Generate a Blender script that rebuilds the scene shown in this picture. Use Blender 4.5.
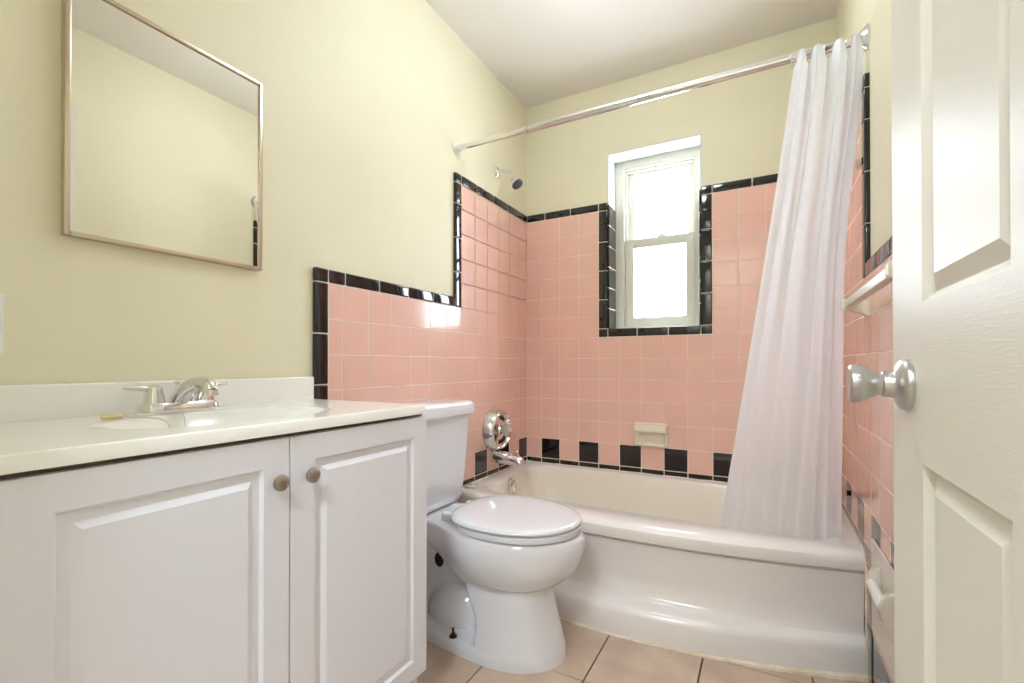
import bpy, bmesh, math, random
from mathutils import Vector, Matrix
random.seed(7)
PI = math.pi
SC = bpy.context.scene
COL = SC.collection
for o in list(bpy.data.objects): bpy.data.objects.remove(o)

# ------------------------------------------------------------------ camera, world, lamps, exposure
CAMX, CAMY, CAMZ = 1.2196, -2.4156, 0.92
cam_d = bpy.data.cameras.new('camera'); cam = bpy.data.objects.new('camera', cam_d); COL.objects.link(cam)
cam.location = (CAMX, CAMY, CAMZ)
cam.rotation_euler = (PI/2 + 0.0063, 0, math.radians(28.5216))
cam_d.sensor_fit = 'HORIZONTAL'; cam_d.sensor_width = 36.0
cam_d.lens = 463.8/1024*36.0
cam_d.shift_y = 19.707/1024
cam_d.clip_start = 0.01
SC.camera = cam
SC.view_settings.view_transform = 'Standard'
SC.view_settings.look = 'None'
SC.view_settings.gamma = 1.0
SC.view_settings.use_curve_mapping = False
SC.view_settings.exposure = 1.12
SKY = 8.5            # overcast daylight beyond the window
LAMP = 11.5          # glowing glass of the bathroom ceiling lamp
HALL = 42.0          # glow of an unseen hallway lamp added as fill
w = bpy.data.worlds.new('world'); SC.world = w; w.use_nodes = True
bg = w.node_tree.nodes['Background']
bg.inputs[0].default_value = (0.86, 0.95, 1.08, 1); bg.inputs[1].default_value = SKY
pd = bpy.data.lights.new('window_daylight_portal', 'AREA'); pd.shape = 'RECTANGLE'; pd.size = 0.46; pd.size_y = 0.94
pd.cycles.is_portal = True
po = bpy.data.objects.new('window_daylight_portal', pd); COL.objects.link(po)
po.location = (0.722, 0.215, 1.57); po.rotation_euler = (-PI/2, 0, 0)   # faces into the room (-y)

# ------------------------------------------------------------------ room numbers (metres)
W = 1.495            # right wall
CEIL = 2.415
YF = -2.385         # room side of the doorway wall
P = 0.1125          # tile pitch
Z0 = 0.9508         # a grout line
X0 = 0.1037         # first grout column on the back wall
TT = 0.012          # tile thickness over the wall
WX0, WX1, WZ0, WZ1 = 0.491, 0.953, 1.102, 2.038   # window opening

# ------------------------------------------------------------------ materials
def lin(c):
    c /= 255.0
    return c/12.92 if c <= 0.04045 else ((c+0.055)/1.055)**2.4
def rgb(r, g, b): return (lin(r), lin(g), lin(b), 1)
def mat(name, col, rough=0.5, metal=0.0, coat=0.0, vary=0.0, vscale=8.0, col2=None, bump=0.0, bscale=60.0, bstretch=None, rvary=0.0, **kw):
    m = bpy.data.materials.new(name); m.use_nodes = True
    nt = m.node_tree; b = nt.nodes['Principled BSDF']
    b.inputs['Base Color'].default_value = col
    b.inputs['Roughness'].default_value = rough
    b.inputs['Metallic'].default_value = metal
    b.inputs['Coat Weight'].default_value = coat
    b.inputs['Coat Roughness'].default_value = 0.05
    for k, v in kw.items(): b.inputs[k].default_value = v
    tc = nt.nodes.new('ShaderNodeTexCoord')
    if vary or col2:
        n = nt.nodes.new('ShaderNodeTexNoise'); n.inputs['Scale'].default_value = vscale; n.inputs['Detail'].default_value = 6
        nt.links.new(tc.outputs['Object'], n.inputs['Vector'])
        r = nt.nodes.new('ShaderNodeValToRGB')
        r.color_ramp.elements[0].position = 0.35; r.color_ramp.elements[1].position = 0.65
        c2 = col2 or tuple(c*(1-vary) for c in col[:3])+(1,)
        r.color_ramp.elements[0].color = c2; r.color_ramp.elements[1].color = col
        nt.links.new(n.outputs['Fac'], r.inputs['Fac']); nt.links.new(r.outputs['Color'], b.inputs['Base Color'])
        if rvary:
            mr = nt.nodes.new('ShaderNodeMapRange'); mr.inputs['To Min'].default_value = rough; mr.inputs['To Max'].default_value = rough+rvary
            nt.links.new(n.outputs['Fac'], mr.inputs['Value']); nt.links.new(mr.outputs['Result'], b.inputs['Roughness'])
    if bump:
        mp = nt.nodes.new('ShaderNodeMapping')
        if bstretch: mp.inputs['Scale'].default_value = bstretch
        n2 = nt.nodes.new('ShaderNodeTexNoise'); n2.inputs['Scale'].default_value = bscale; n2.inputs['Detail'].default_value = 4
        bp = nt.nodes.new('ShaderNodeBump'); bp.inputs['Strength'].default_value = bump; bp.inputs['Distance'].default_value = 0.002
        nt.links.new(tc.outputs['Object'], mp.inputs['Vector']); nt.links.new(mp.outputs['Vector'], n2.inputs['Vector'])
        nt.links.new(n2.outputs['Fac'], bp.inputs['Height']); nt.links.new(bp.outputs['Normal'], b.inputs['Normal'])
    return m
M = {}
M['wall'] = mat('yellow_wall_paint', rgb(239, 231, 200), 0.55, vary=0.03, vscale=3, bump=0.15, bscale=90)
M['ceiling'] = mat('ceiling_paint', rgb(240, 234, 226), 0.8, bump=0.1, bscale=80)
M['reveal'] = mat('white_reveal_paint', rgb(232, 236, 238), 0.5)
M['pink'] = mat('pink_glazed_tile', rgb(245, 197, 179), 0.13, coat=0.3, vary=0.05, vscale=5, bump=0.05, bscale=9, rvary=0.05)
M['black'] = mat('black_glazed_tile', rgb(22, 18, 19), 0.07, coat=0.4, bump=0.06, bscale=12)
M['grout'] = mat('pale_grout', rgb(246, 226, 212), 0.8, vary=0.12, vscale=14)
M['floor_tile'] = mat('beige_floor_tile', rgb(214, 190, 166), 0.38, col2=rgb(192, 168, 148), vscale=7, bump=0.12, bscale=25)
M['floor_grout'] = mat('brown_floor_grout', rgb(98, 80, 66), 0.9, vary=0.3, vscale=30)
M['porcelain'] = mat('white_porcelain', rgb(236, 236, 239), 0.12, coat=0.5)
M['porcelain_shade'] = M['porcelain']
M['enamel'] = mat('white_tub_enamel', rgb(245, 238, 232), 0.2, coat=0.3, vary=0.02, vscale=4)
M['tub_inside'] = mat('cream_tub_enamel', rgb(247, 238, 222), 0.2, coat=0.3, vary=0.02, vscale=4)  # slightly creamier than the outer enamel, for the tub's inside
M['cream'] = mat('cream_ceramic', rgb(242, 230, 208), 0.2, coat=0.3)
M['caulk'] = mat('yellowed_caulk', rgb(242, 230, 212), 0.6, col2=rgb(226, 206, 172), vscale=25, bump=0.8, bscale=60)
M['cab'] = mat('white_cabinet_laminate', rgb(240, 240, 246), 0.42, bump=0.03, bscale=40)
M['cab_dark'] = mat('cabinet_gap_shade', rgb(120, 104, 92), 0.7)
M['counter'] = mat('cultured_marble_white', rgb(252, 249, 240), 0.2, coat=0.2, vary=0.015, vscale=5)
M['door'] = mat('white_door_paint', rgb(232, 227, 214), 0.34, bump=0.12, bscale=22, bstretch=(1, 2.0, 22), **{'Specular IOR Level': 0.12})
M['trimw'] = mat('white_vinyl', rgb(226, 222, 204), 0.35)
M['plastic'] = mat('white_plastic', rgb(238, 236, 230), 0.35)
M['beige_plastic'] = mat('offwhite_metal', rgb(222, 212, 198), 0.35)
M['chrome'] = mat('chrome', (0.78, 0.77, 0.77, 1), 0.09, metal=1)
M['satin'] = mat('satin_nickel', (0.56, 0.55, 0.54, 1), 0.33, metal=1)
M['knobm'] = mat('brushed_nickel_knob', (0.42, 0.37, 0.32, 1), 0.38, metal=1)
M['frame_metal'] = mat('mirror_frame_metal', (0.66, 0.56, 0.46, 1), 0.22, metal=1)
M['mirror'] = mat('mirror_glass', (0.82, 0.81, 0.75, 1), 0.0, metal=1)
M['darkrub'] = mat('dark_rubber', rgb(66, 62, 72), 0.5)
M['plain_black'] = mat('black_plug_and_reflection', rgb(16, 14, 14), 0.4)
M['brass'] = mat('rusted_bolt', rgb(70, 52, 38), 0.5, metal=0.6)
M['tanrub'] = mat('tan_rubber', rgb(240, 218, 170), 0.6)
M['bead'] = mat('bead_chain_metal', (0.62, 0.58, 0.48, 1), 0.3, metal=1)
M['acrylic'] = mat('clear_acrylic', (0.93, 0.86, 0.84, 1), 0.06, **{'Transmission Weight': 0.75, 'IOR': 1.45})
M['hallwall'] = mat('hallway_paint', rgb(232, 226, 208), 0.7)
def curtain_mat():
    m = bpy.data.materials.new('translucent_white_curtain'); m.use_nodes = True; nt = m.node_tree
    nt.nodes.clear(); out = nt.nodes.new('ShaderNodeOutputMaterial')
    d = nt.nodes.new('ShaderNodeBsdfDiffuse'); d.inputs[0].default_value = rgb(247, 248, 250)
    t = nt.nodes.new('ShaderNodeBsdfTranslucent'); t.inputs[0].default_value = rgb(251, 252, 255)
    g = nt.nodes.new('ShaderNodeBsdfGlossy'); g.inputs['Roughness'].default_value = 0.35
    tr = nt.nodes.new('ShaderNodeBsdfTransparent')
    a = nt.nodes.new('ShaderNodeMixShader'); a.inputs[0].default_value = 0.5
    b = nt.nodes.new('ShaderNodeMixShader'); b.inputs[0].default_value = 0.04
    c = nt.nodes.new('ShaderNodeMixShader'); c.inputs[0].default_value = 0.05
    nt.links.new(d.outputs[0], a.inputs[1]); nt.links.new(t.outputs[0], a.inputs[2])
    nt.links.new(a.outputs[0], b.inputs[1]); nt.links.new(g.outputs[0], b.inputs[2])
    nt.links.new(b.outputs[0], c.inputs[1]); nt.links.new(tr.outputs[0], c.inputs[2])
    tc = nt.nodes.new('ShaderNodeTexCoord'); n = nt.nodes.new('ShaderNodeTexNoise'); n.inputs['Scale'].default_value = 14
    bp = nt.nodes.new('ShaderNodeBump'); bp.inputs['Strength'].default_value = 0.25; bp.inputs['Distance'].default_value = 0.01
    nt.links.new(tc.outputs['Object'], n.inputs['Vector']); nt.links.new(n.outputs['Fac'], bp.inputs['Height'])
    for s in (d, t, g): nt.links.new(bp.outputs['Normal'], s.inputs['Normal'])
    nt.links.new(c.outputs[0], out.inputs[0])
    return m
M['curtain'] = curtain_mat()
def glass_mat():
    m = bpy.data.materials.new('window_glass'); m.use_nodes = True; nt = m.node_tree; nt.nodes.clear()
    out = nt.nodes.new('ShaderNodeOutputMaterial'); tr = nt.nodes.new('ShaderNodeBsdfTransparent'); g = nt.nodes.new('ShaderNodeBsdfGlossy')
    tr.inputs[0].default_value = (0.97, 0.98, 0.98, 1); g.inputs['Roughness'].default_value = 0.02
    mx = nt.nodes.new('ShaderNodeMixShader'); mx.inputs[0].default_value = 0.05
    nt.links.new(tr.outputs[0], mx.inputs[1]); nt.links.new(g.outputs[0], mx.inputs[2]); nt.links.new(mx.outputs[0], out.inputs[0])
    return m
M['glass'] = glass_mat()
def emit(name, col, s):
    m = bpy.data.materials.new(name); m.use_nodes = True; b = m.node_tree.nodes['Principled BSDF']
    b.inputs['Base Color'].default_value = (0.9, 0.9, 0.9, 1); b.inputs['Emission Color'].default_value = col; b.inputs['Emission Strength'].default_value = s
    return m
M['lamp'] = emit('lit_lamp_glass', (0.80, 0.93, 1.08, 1), LAMP)
M['hall_fill'] = emit('hallway_fill_glow', (0.82, 0.94, 1.10, 1), HALL)

# ------------------------------------------------------------------ mesh helpers
def bevel_all(bm, w_, seg=2, geom=None):
    if w_ > 0: bmesh.ops.bevel(bm, geom=geom or bm.edges[:], offset=w_, segments=seg, profile=0.6, affect='EDGES', clamp_overlap=True)
def obj(name, bm, m, parent=None, smooth=40, kind=None):
    bmesh.ops.recalc_face_normals(bm, faces=bm.faces[:])
    me = bpy.data.meshes.new(name); bm.to_mesh(me); bm.free()
    for x in (m if isinstance(m, (list, tuple)) else [m]): me.materials.append(x)
    if smooth is not None:
        for p in me.polygons: p.use_smooth = True
        try: me.set_sharp_from_angle(angle=math.radians(smooth))
        except Exception: pass
    o = bpy.data.objects.new(name, me); COL.objects.link(o)
    if parent:
        o.parent = parent; o.matrix_parent_inverse = Matrix.Translation(-Vector(parent.location)) if parent.type == 'EMPTY' and parent.parent is None else Matrix()
    if kind: o['kind'] = kind
    return o
def thing(name, label, cat, loc=(0, 0, 0), group=None):
    o = bpy.data.objects.new(name, None); COL.objects.link(o); o.location = loc; o.empty_display_size = 0.05
    o['label'] = label; o['category'] = cat
    if group: o['group'] = group
    return o
def tag(o, label, cat, group=None):
    o['label'] = label; o['category'] = cat
    if group: o['group'] = group
    return o
def add_box(bm, x0, x1, y0, y1, z0, z1, bev=0.0, seg=2, mi=0):
    b = bmesh.new()
    v = [b.verts.new(c) for c in ((x0,y0,z0),(x1,y0,z0),(x1,y1,z0),(x0,y1,z0),(x0,y0,z1),(x1,y0,z1),(x1,y1,z1),(x0,y1,z1))]
    for f in ((0,3,2,1),(4,5,6,7),(0,1,5,4),(1,2,6,5),(2,3,7,6),(3,0,4,7)): b.faces.new([v[i] for i in f]).material_index = mi
    bevel_all(b, bev, seg); merge(bm, b, mi)
def merge(bm, b, mi=None, mat4=None):
    vm = {}
    for v in b.verts: vm[v] = bm.verts.new(mat4 @ v.co if mat4 else v.co)
    for f in b.faces:
        try:
            nf = bm.faces.new([vm[v] for v in f.verts]); nf.material_index = f.material_index if mi is None else mi
        except ValueError: pass
    b.free()
def box(x0, x1, y0, y1, z0, z1, bev=0.0, seg=2):
    bm = bmesh.new(); add_box(bm, x0, x1, y0, y1, z0, z1, bev, seg); return bm
def lathe(bm, prof, origin=(0,0,0), axis='z', n=40, sy=1.0, cap=True):
    """prof: list of (radius, distance along axis)"""
    ox = Vector(origin)
    A = {'z': (Vector((1,0,0)), Vector((0,1,0)), Vector((0,0,1))), 'x': (Vector((0,1,0)), Vector((0,0,1)), Vector((1,0,0))),
         '-x': (Vector((0,1,0)), Vector((0,0,1)), Vector((-1,0,0))), 'y': (Vector((1,0,0)), Vector((0,0,1)), Vector((0,1,0))),
         '-y': (Vector((1,0,0)), Vector((0,0,1)), Vector((0,-1,0))), '-z': (Vector((1,0,0)), Vector((0,1,0)), Vector((0,0,-1)))}
    if isinstance(axis, str): U, V, N = A[axis]
    else:
        N = Vector(axis).normalized(); U = N.orthogonal().normalized(); V = N.cross(U)
    rings = []
    for r, h in prof:
        rings.append([bm.verts.new(ox + N*h + U*(r*math.cos(2*PI*i/n)) + V*(sy*r*math.sin(2*PI*i/n))) for i in range(n)])
    for a, b in zip(rings, rings[1:]):
        for i in range(n): bm.faces.new((a[i], a[(i+1) % n], b[(i+1) % n], b[i]))
    if cap:
        bm.faces.new(rings[0]); bm.faces.new(rings[-1])
def tube(bm, pts, rad, n=14, cap=True):
    pts = [Vector(p) for p in pts]; rr = rad if isinstance(rad, (list, tuple)) else [rad]*len(pts)
    up = None; rings = []
    for i, p in enumerate(pts):
        d = (pts[min(i+1, len(pts)-1)] - pts[max(i-1, 0)]).normalized()
        if up is None: up = d.orthogonal().normalized()
        up = (up - d*up.dot(d)).normalized(); s = d.cross(up)
        rings.append([bm.verts.new(p + (up*math.cos(2*PI*k/n) + s*math.sin(2*PI*k/n))*rr[i]) for k in range(n)])
    for a, b in zip(rings, rings[1:]):
        for i in range(n): bm.faces.new((a[i], a[(i+1) % n], b[(i+1) % n], b[i]))
    if cap: bm.faces.new(rings[0]); bm.faces.new(rings[-1])
def smooth_path(pts, n=8):
    pts = [Vector(p) for p in pts]; P_ = [pts[0]] + pts + [pts[-1]]; out = []
    for i in range(1, len(P_)-2):
        for k in range(n):
            t = k/n; a, b, c, d = P_[i-1:i+3]
            out.append(0.5*((2*b) + (c-a)*t + (2*a-5*b+4*c-d)*t*t + (3*b-a-3*c+d)*t**3))
    out.append(pts[-1]); return out
def loft(bm, rings, close=True, cap0=False, cap1=False):
    vr = [[bm.verts.new(p) for p in r] for r in rings]; n = len(vr[0])
    for a, b in zip(vr, vr[1:]):
        for i in range(n if close else n-1): bm.faces.new((a[i], a[(i+1) % n], b[(i+1) % n], b[i]))
    if cap0: bm.faces.new(vr[0])
    if cap1: bm.faces.new(vr[-1])
    return vr
def sstep(a, b, x):
    t = max(0, min(1, (x-a)/(b-a))); return t*t*(3-2*t)
def panel_slab(u0, u1, v0, v1, t, panels, groove, bevel_w, flat_w, field_w, rise, to3):
    """A slab with sunk-and-raised panels on its front; to3(u, v, n) gives the 3D point, n=0 is the front."""
    us = sorted({u0, u1} | {p[0] for p in panels} | {p[1] for p in panels}); vs = sorted({v0, v1} | {p[2] for p in panels} | {p[3] for p in panels})
    bm = bmesh.new(); g = {(i, j): bm.verts.new((u, v, 0)) for i, u in enumerate(us) for j, v in enumerate(vs)}
    pf = []
    for i in range(len(us)-1):
        for j in range(len(vs)-1):
            f = bm.faces.new((g[i, j], g[i+1, j], g[i+1, j+1], g[i, j+1]))
            if any(abs(us[i]-p[0]) < 1e-6 and abs(vs[j]-p[2]) < 1e-6 and abs(us[i+1]-p[1]) < 1e-6 and abs(vs[j+1]-p[3]) < 1e-6 for p in panels): pf.append(f)
    bm.normal_update()
    bmesh.ops.inset_individual(bm, faces=pf, thickness=bevel_w, depth=-groove)
    bm.normal_update()
    bmesh.ops.inset_individual(bm, faces=pf, thickness=flat_w, depth=0)
    bmesh.ops.inset_individual(bm, faces=pf, thickness=field_w, depth=rise)
    be = [e for e in bm.edges if len(e.link_faces) == 1]
    r = bmesh.ops.extrude_edge_only(bm, edges=be)
    nv = [x for x in r['geom'] if isinstance(x, bmesh.types.BMVert)]
    for v in nv: v.co.z = -t
    bm.faces.new([g2 for g2 in sorted(nv, key=lambda v: math.atan2(v.co.y-(v0+v1)/2, v.co.x-(u0+u1)/2))])
    for v in bm.verts: v.co = Vector(to3(v.co.x, v.co.y, v.co.z))
    return bm

# ------------------------------------------------------------------ room shell
fl = obj('floor', box(-0.1, W+0.1, -2.5, 0.12, -0.08, -0.004), M['floor_grout'], smooth=None, kind='structure')
bm = bmesh.new()
FX = [0.755+0.2935*k for k in range(-4, 5)]; FY = [-1.1285+0.2935*k for k in range(-6, 5)]
for i in range(len(FX)-1):
    for j in range(len(FY)-1):
        x0, x1 = max(FX[i], 0)+.0022, min(FX[i+1], W)-.0022; y0, y1 = max(FY[j], -2.498)+.0022, min(FY[j+1], 0)-.0022
        if x1-x0 > .01 and y1-y0 > .01: add_box(bm, x0, x1, y0, y1, -0.008, 0.0, 0.0012, 1)
obj('floor_tile', bm, M['floor_tile'], fl, kind='structure')
obj('ceiling', box(-0.1, W+0.1, -2.5, 0.25, CEIL, CEIL+0.08), M['ceiling'], smooth=None, kind='structure')
wl = obj('wall_left', box(-0.1, 0, -2.5, 0.25, -0.0, CEIL), M['wall'], smooth=None, kind='structure')
wr = obj('wall_right', box(W, W+0.1, -2.5, 0.25, 0.0, CEIL), M['wall'], smooth=None, kind='structure')
bm = bmesh.new()
add_box(bm, 0, WX0, 0, 0.25, 0, CEIL); add_box(bm, WX1, W, 0, 0.25, 0, CEIL)
add_box(bm, WX0, WX1, 0, 0.25, 0, WZ0); add_box(bm, WX0, WX1, 0, 0.25, WZ1, CEIL)
wb = obj('wall_back', bm, M['wall'], smooth=None, kind='structure')
bm = bmesh.new()   # white painted lining of the window opening
add_box(bm, WX0-.001, WX0+.004, 0.0, 0.2, WZ0, WZ1); add_box(bm, WX1-.004, WX1+.001, 0.0, 0.2, WZ0, WZ1)
add_box(bm, WX0, WX1, 0.0, 0.2, WZ1-.004, WZ1+.001); add_box(bm, WX0, WX1, 0.0, 0.2, WZ0-.001, WZ0+.004)
obj('trim_1', bm, M['reveal'], smooth=None, kind='structure')
# doorway wall behind the camera plus the hallway it opens to
DX0, DX1, DZ = 0.585, 1.425, 2.05
bm = bmesh.new()
add_box(bm, 0, DX0, -2.5, YF, 0, CEIL); add_box(bm, DX1, W, -2.5, YF, 0, CEIL); add_box(bm, DX0, DX1, -2.5, YF, DZ, CEIL)
obj('wall_front', bm, M['wall'], smooth=None, kind='structure')
bm = bmesh.new()
add_box(bm, DX0, DX0+.016, -2.505, YF+.005, 0, DZ-.016); add_box(bm, DX1-.016, DX1, -2.505, YF+.005, 0, DZ-.016); add_box(bm, DX0, DX1, -2.505, YF+.005, DZ-.016, DZ)
obj('trim_2', bm, M['door'], smooth=None, kind='structure')
bm = bmesh.new()
add_box(bm, -0.6, 2.4, -3.75, -3.7, 0, CEIL); add_box(bm, -0.65, -0.6, -3.75, -2.5, 0, CEIL); add_box(bm, 2.4, 2.45, -3.75, -2.5, 0, CEIL)
add_box(bm, -0.65, -0.1, -2.5, -2.45, 0, CEIL); add_box(bm, W+.1, 2.45, -2.5, -2.45, 0, CEIL)
obj('wall_hallway', bm, M['hallwall'], smooth=None, kind='structure')
obj('floor_hallway', box(-0.65, 2.45, -3.75, -2.5, -0.08, 0), M['floor_tile'], smooth=None, kind='structure')
obj('ceiling_hallway', box(-0.65, 2.45, -3.75, -2.5, CEIL, CEIL+.08), M['ceiling'], smooth=None, kind='structure')

def dome_lamp(x, y, r, drop, m, label):
    t = thing('ceiling_lamp', label, 'lamp', (x, y, CEIL))
    bm = bmesh.new(); lathe(bm, [(.062, 0.0005), (.062, 0.012), (.045, 0.022), (.011, .026), (.011, drop-.002)], (x, y, CEIL), '-z'); obj('lamp_mount', bm, M['satin'], t)
    bm = bmesh.new(); lathe(bm, [(.02, drop)] + [(.02+(r-.02)*math.sin(a), drop+.055*(1-math.cos(a))) for a in [k*PI/2/8 for k in range(1, 9)]] + [(r*math.cos(a), drop+.055+.075*math.sin(a)) for a in [k*PI/2/10 for k in range(1, 10)]] + [(0.004, drop+.13)], (x, y, CEIL), '-z'); obj('lamp_shade', bm, m, t)
dome_lamp(0.74, -1.04, 0.13, .10, M['lamp'], 'round lit glass ceiling lamp over the bathroom')
dome_lamp(1.0, -3.1, 0.16, .06, M['hall_fill'], 'unseen round fill lamp added out in the hallway')  # unseen lamp, added to fill the room from behind the camera

# ------------------------------------------------------------------ wall tiles (real bevelled tiles on each wall)
G = 0.0014
def wall_tiles(name_parent, axis, cells_pink, cells_black, bead=True):
    """cells: (a0, a1, z0, z1); axis gives how (a, z, depth) maps to space, depth>0 into the room"""
    def put(cells, th, bev, nm, m, seg=1, jit=0.0):
        bm = bmesh.new()
        for (a0, a1, z0, z1) in cells:
            if a1-a0 < 2.5*G or z1-z0 < 2.5*G: continue
            b = bmesh.new(); add_box(b, a0+G, a1-G, z0+G, z1-G, -0.002, th, bev, seg)
            ca, cz = (a0+a1)/2, (z0+z1)/2; ja = random.uniform(-jit, jit); jz = random.uniform(-jit, jit)
            for v in b.verts:
                d = v.co.z + ja*(v.co.x-ca) + jz*(v.co.y-cz)
                v.co = Vector(axis(v.co.x, v.co.y, d))
            merge(bm, b)
        return obj(nm, bm, m, name_parent, kind='structure', smooth=None)
    if cells_pink: put(cells_pink, TT, 0.0009, 'pink_wall_tile', M['pink'], 1, 0.006)
    if cells_black: put(cells_black, TT, 0.0014, 'black_wall_tile', M['black'], 1, 0.006)
def trim_tiles(parent, axis, cells, th=0.0145):
    bm = bmesh.new()
    for (a0, a1, z0, z1) in cells:
        b = bmesh.new(); add_box(b, a0+G, a1-G, z0+G, z1-G, -0.002, th, 0.0055, 3)
        for v in b.verts: v.co = Vector(axis(*v.co))
        merge(bm, b)
    obj('black_bullnose_trim', bm, M['black'], parent, kind='structure', smooth=60)
def grout_bed(parent, axis, rects, th=TT-0.0007):
    bm = bmesh.new()
    for (a0, a1, z0, z1) in rects:
        b = bmesh.new(); add_box(b, a0, a1, z0, z1, -0.001, th)
        for v in b.verts: v.co = Vector(axis(*v.co))
        merge(bm, b)
    obj('grout', bm, M['grout'], parent, smooth=None, kind='structure')
def zl(k): return Z0 + k*P
ZT, ZTT = zl(7), zl(7)+0.043           # top of the pink in the tub alcove, top of its black cap
ZM, ZMM = zl(2), zl(2)+0.045           # the same for the lower wainscot
TR = 0.048                              # trim width
ZB = 0.355                              # black liner bottom, tub rim
def clip(cell, lim):
    a0, a1, z0, z1 = cell
    a0, a1, z0, z1 = max(a0, lim[0]), min(a1, lim[1]), max(z0, lim[2]), min(z1, lim[3])
    return (a0, a1, z0, z1) if a1-a0 > 0.006 and z1-z0 > 0.006 else None
axL = lambda a, z, d: (d, -a, z)        # a = distance from the back wall
axR = lambda a, z, d: (W-d, -a, z)
axB = lambda a, z, d: (a, -d, z)
def run(a0, a1, z0, z1, horiz, step=0.154, start=0.0):
    out = []
    if horiz:
        x = a0; e = a0+start if start else a0+step
        while x < a1-1e-6:
            e = min(e, a1); e = a1 if a1-e < 0.02 else e; out.append((x, e, z0, z1)); x = e; e = x+step
    else:
        x = z0; e = z0+start if start else z0+step
        while x < z1-1e-6:
            e = min(e, z1); e = z1 if z1-e < 0.02 else e; out.append((a0, a1, x, e)); x = e; e = x+step
    return out
def side_wall(parent, ax, aend, black_first, floor_from):
    pink, blk = [], []
    AIN = 6*P; AOUT = 6*P+TR             # the step beside the tub
    for j in range(-9, 7):
        for i in range(0, 22):
            lim = (TT, AIN if j >= 2 else aend, 0.0, 9)
            c = clip((i*P, (i+1)*P, zl(j), zl(j+1)), lim)
            if not c: continue
            if j == -5: (blk if (i % 2 == 0) == black_first else pink).append(c)
            elif j == -6:
                c2 = clip(c, (0, 9, zl(-5)-0.050, 9)); blk.append(c2)
                c3 = clip(c, (0, 9, 0, zl(-5)-0.050))
                if c3: pink.append(c3)
            elif j <= -8 and i >= 6: blk.append(c)
            else: pink.append(c)
    wall_tiles(parent, ax, pink, blk)
    t = run(TT, AIN, ZT, ZTT, True, start=0.07)
    t += [(AIN, AOUT, ZT, ZTT)] + run(AIN, AOUT, ZM, ZT, False, start=0.16)
    t = [c for c in t]
    t += [(AIN, AOUT, ZM, ZMM)] if False else []
    t += run(AOUT, aend, ZM, ZMM, True)
    return t
# left wall
AEL = 12.5*P
tl = side_wall(wl, axL, AEL, True, 6)
tl += [(AEL, AEL+.052, ZM, ZMM)] + [(AEL, AEL+.052, ZM-.16, ZM), (AEL, AEL+.052, ZM-.32, ZM-.16), (AEL, AEL+.052, ZM-.42, ZM-.32)]
trim_tiles(wl, axL, tl)
grout_bed(wl, axL, [(0, AEL, 0, ZM), (0, 6*P, ZM, ZT), (0.0, 6*P+TR-.006, ZM, ZTT-.004), (6*P, AEL+.045, ZM, ZMM-.004), (AEL, AEL+.047, 0.75, ZM)])
# right wall
AER = 2.35
tr_ = side_wall(wr, axR, AER, False, 6)
trim_tiles(wr, axR, tr_)
grout_bed(wr, axR, [(0, AER, 0, ZM), (0, 6*P+TR-.006, ZM, ZTT-.004), (6*P, AER, ZM, ZMM-.004)])
trim_tiles(wr, axR, run(0.735, 0.80, 0.0, 0.338, False, step=0.17), th=0.0145)
# back wall
pink, blk = [], []
WTL, WTR, WTB = X0+3*P, X0+8*P, zl(1)
for j in range(-6, 7):
    for i in range(-1, 13):
        c = clip((X0+i*P, X0+(i+1)*P, zl(j), zl(j+1)), (TT, W-TT, ZB-0.02, 9))
        if not c: continue
        if 3 <= i < 8 and j >= 1: continue
        if j == -5: (blk if i % 2 == 0 else pink).append(c)
        elif j == -6: blk.append(c)
        else: pink.append(c)
wall_tiles(wb, axB, pink, blk)
tb = run(TT, WTL, ZT, ZTT, True, start=0.115) + [(WTL, WX0+.001, ZT, ZTT)] + run(WTL, WX0+.001, WTB+.045, ZT, False, start=0.155)
tb += [(WTL, WX0+.001, WTB, WTB+.045)] + run(WX0+.001, WX1-.001, WTB, WTB+.045, True)
tb += [(WX1-.001, WTR, WTB, WTB+.045)] + run(WX1-.001, WTR, WTB+.045, ZT, False) + [(WX1-.001, WTR, ZT, ZTT)] + run(WTR, W-TT, ZT, ZTT, True, start=0.17)
trim_tiles(wb, axB, tb)
grout_bed(wb, axB, [(0, W, ZB-.03, WTB), (0, WTL, WTB, ZTT-.004), (WTR, W, WTB, ZTT-.004), (WTL, WX0-.003, WTB, ZTT-.004), (WX1+.003, WTR, WTB, ZTT-.004), (WX0-.01, WX1+.01, WTB, WX0 and WTB+.04)])
# black tiles lining the sides of the window opening
bm = bmesh.new(); gb = bmesh.new()
for s, xw in ((1, WX0), (-1, WX1)):
    z = WZ0+.004
    add_box(gb, min(xw, xw+s*.0065), max(xw, xw+s*.0065), -0.004, 0.118, z, ZTT-.001)
    while z < ZTT-0.02:
        e = min(z+0.1105, ZTT); add_box(bm, min(xw, xw+s*.0085), max(xw, xw+s*.0085), -0.009, 0.117, z+G, e-G, 0.002, 1); z = e
gb2 = obj('grout', gb, M['grout'], wb, smooth=None, kind='structure'); obj('black_reveal_tile', bm, M['black'], wb, kind='structure')

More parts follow.
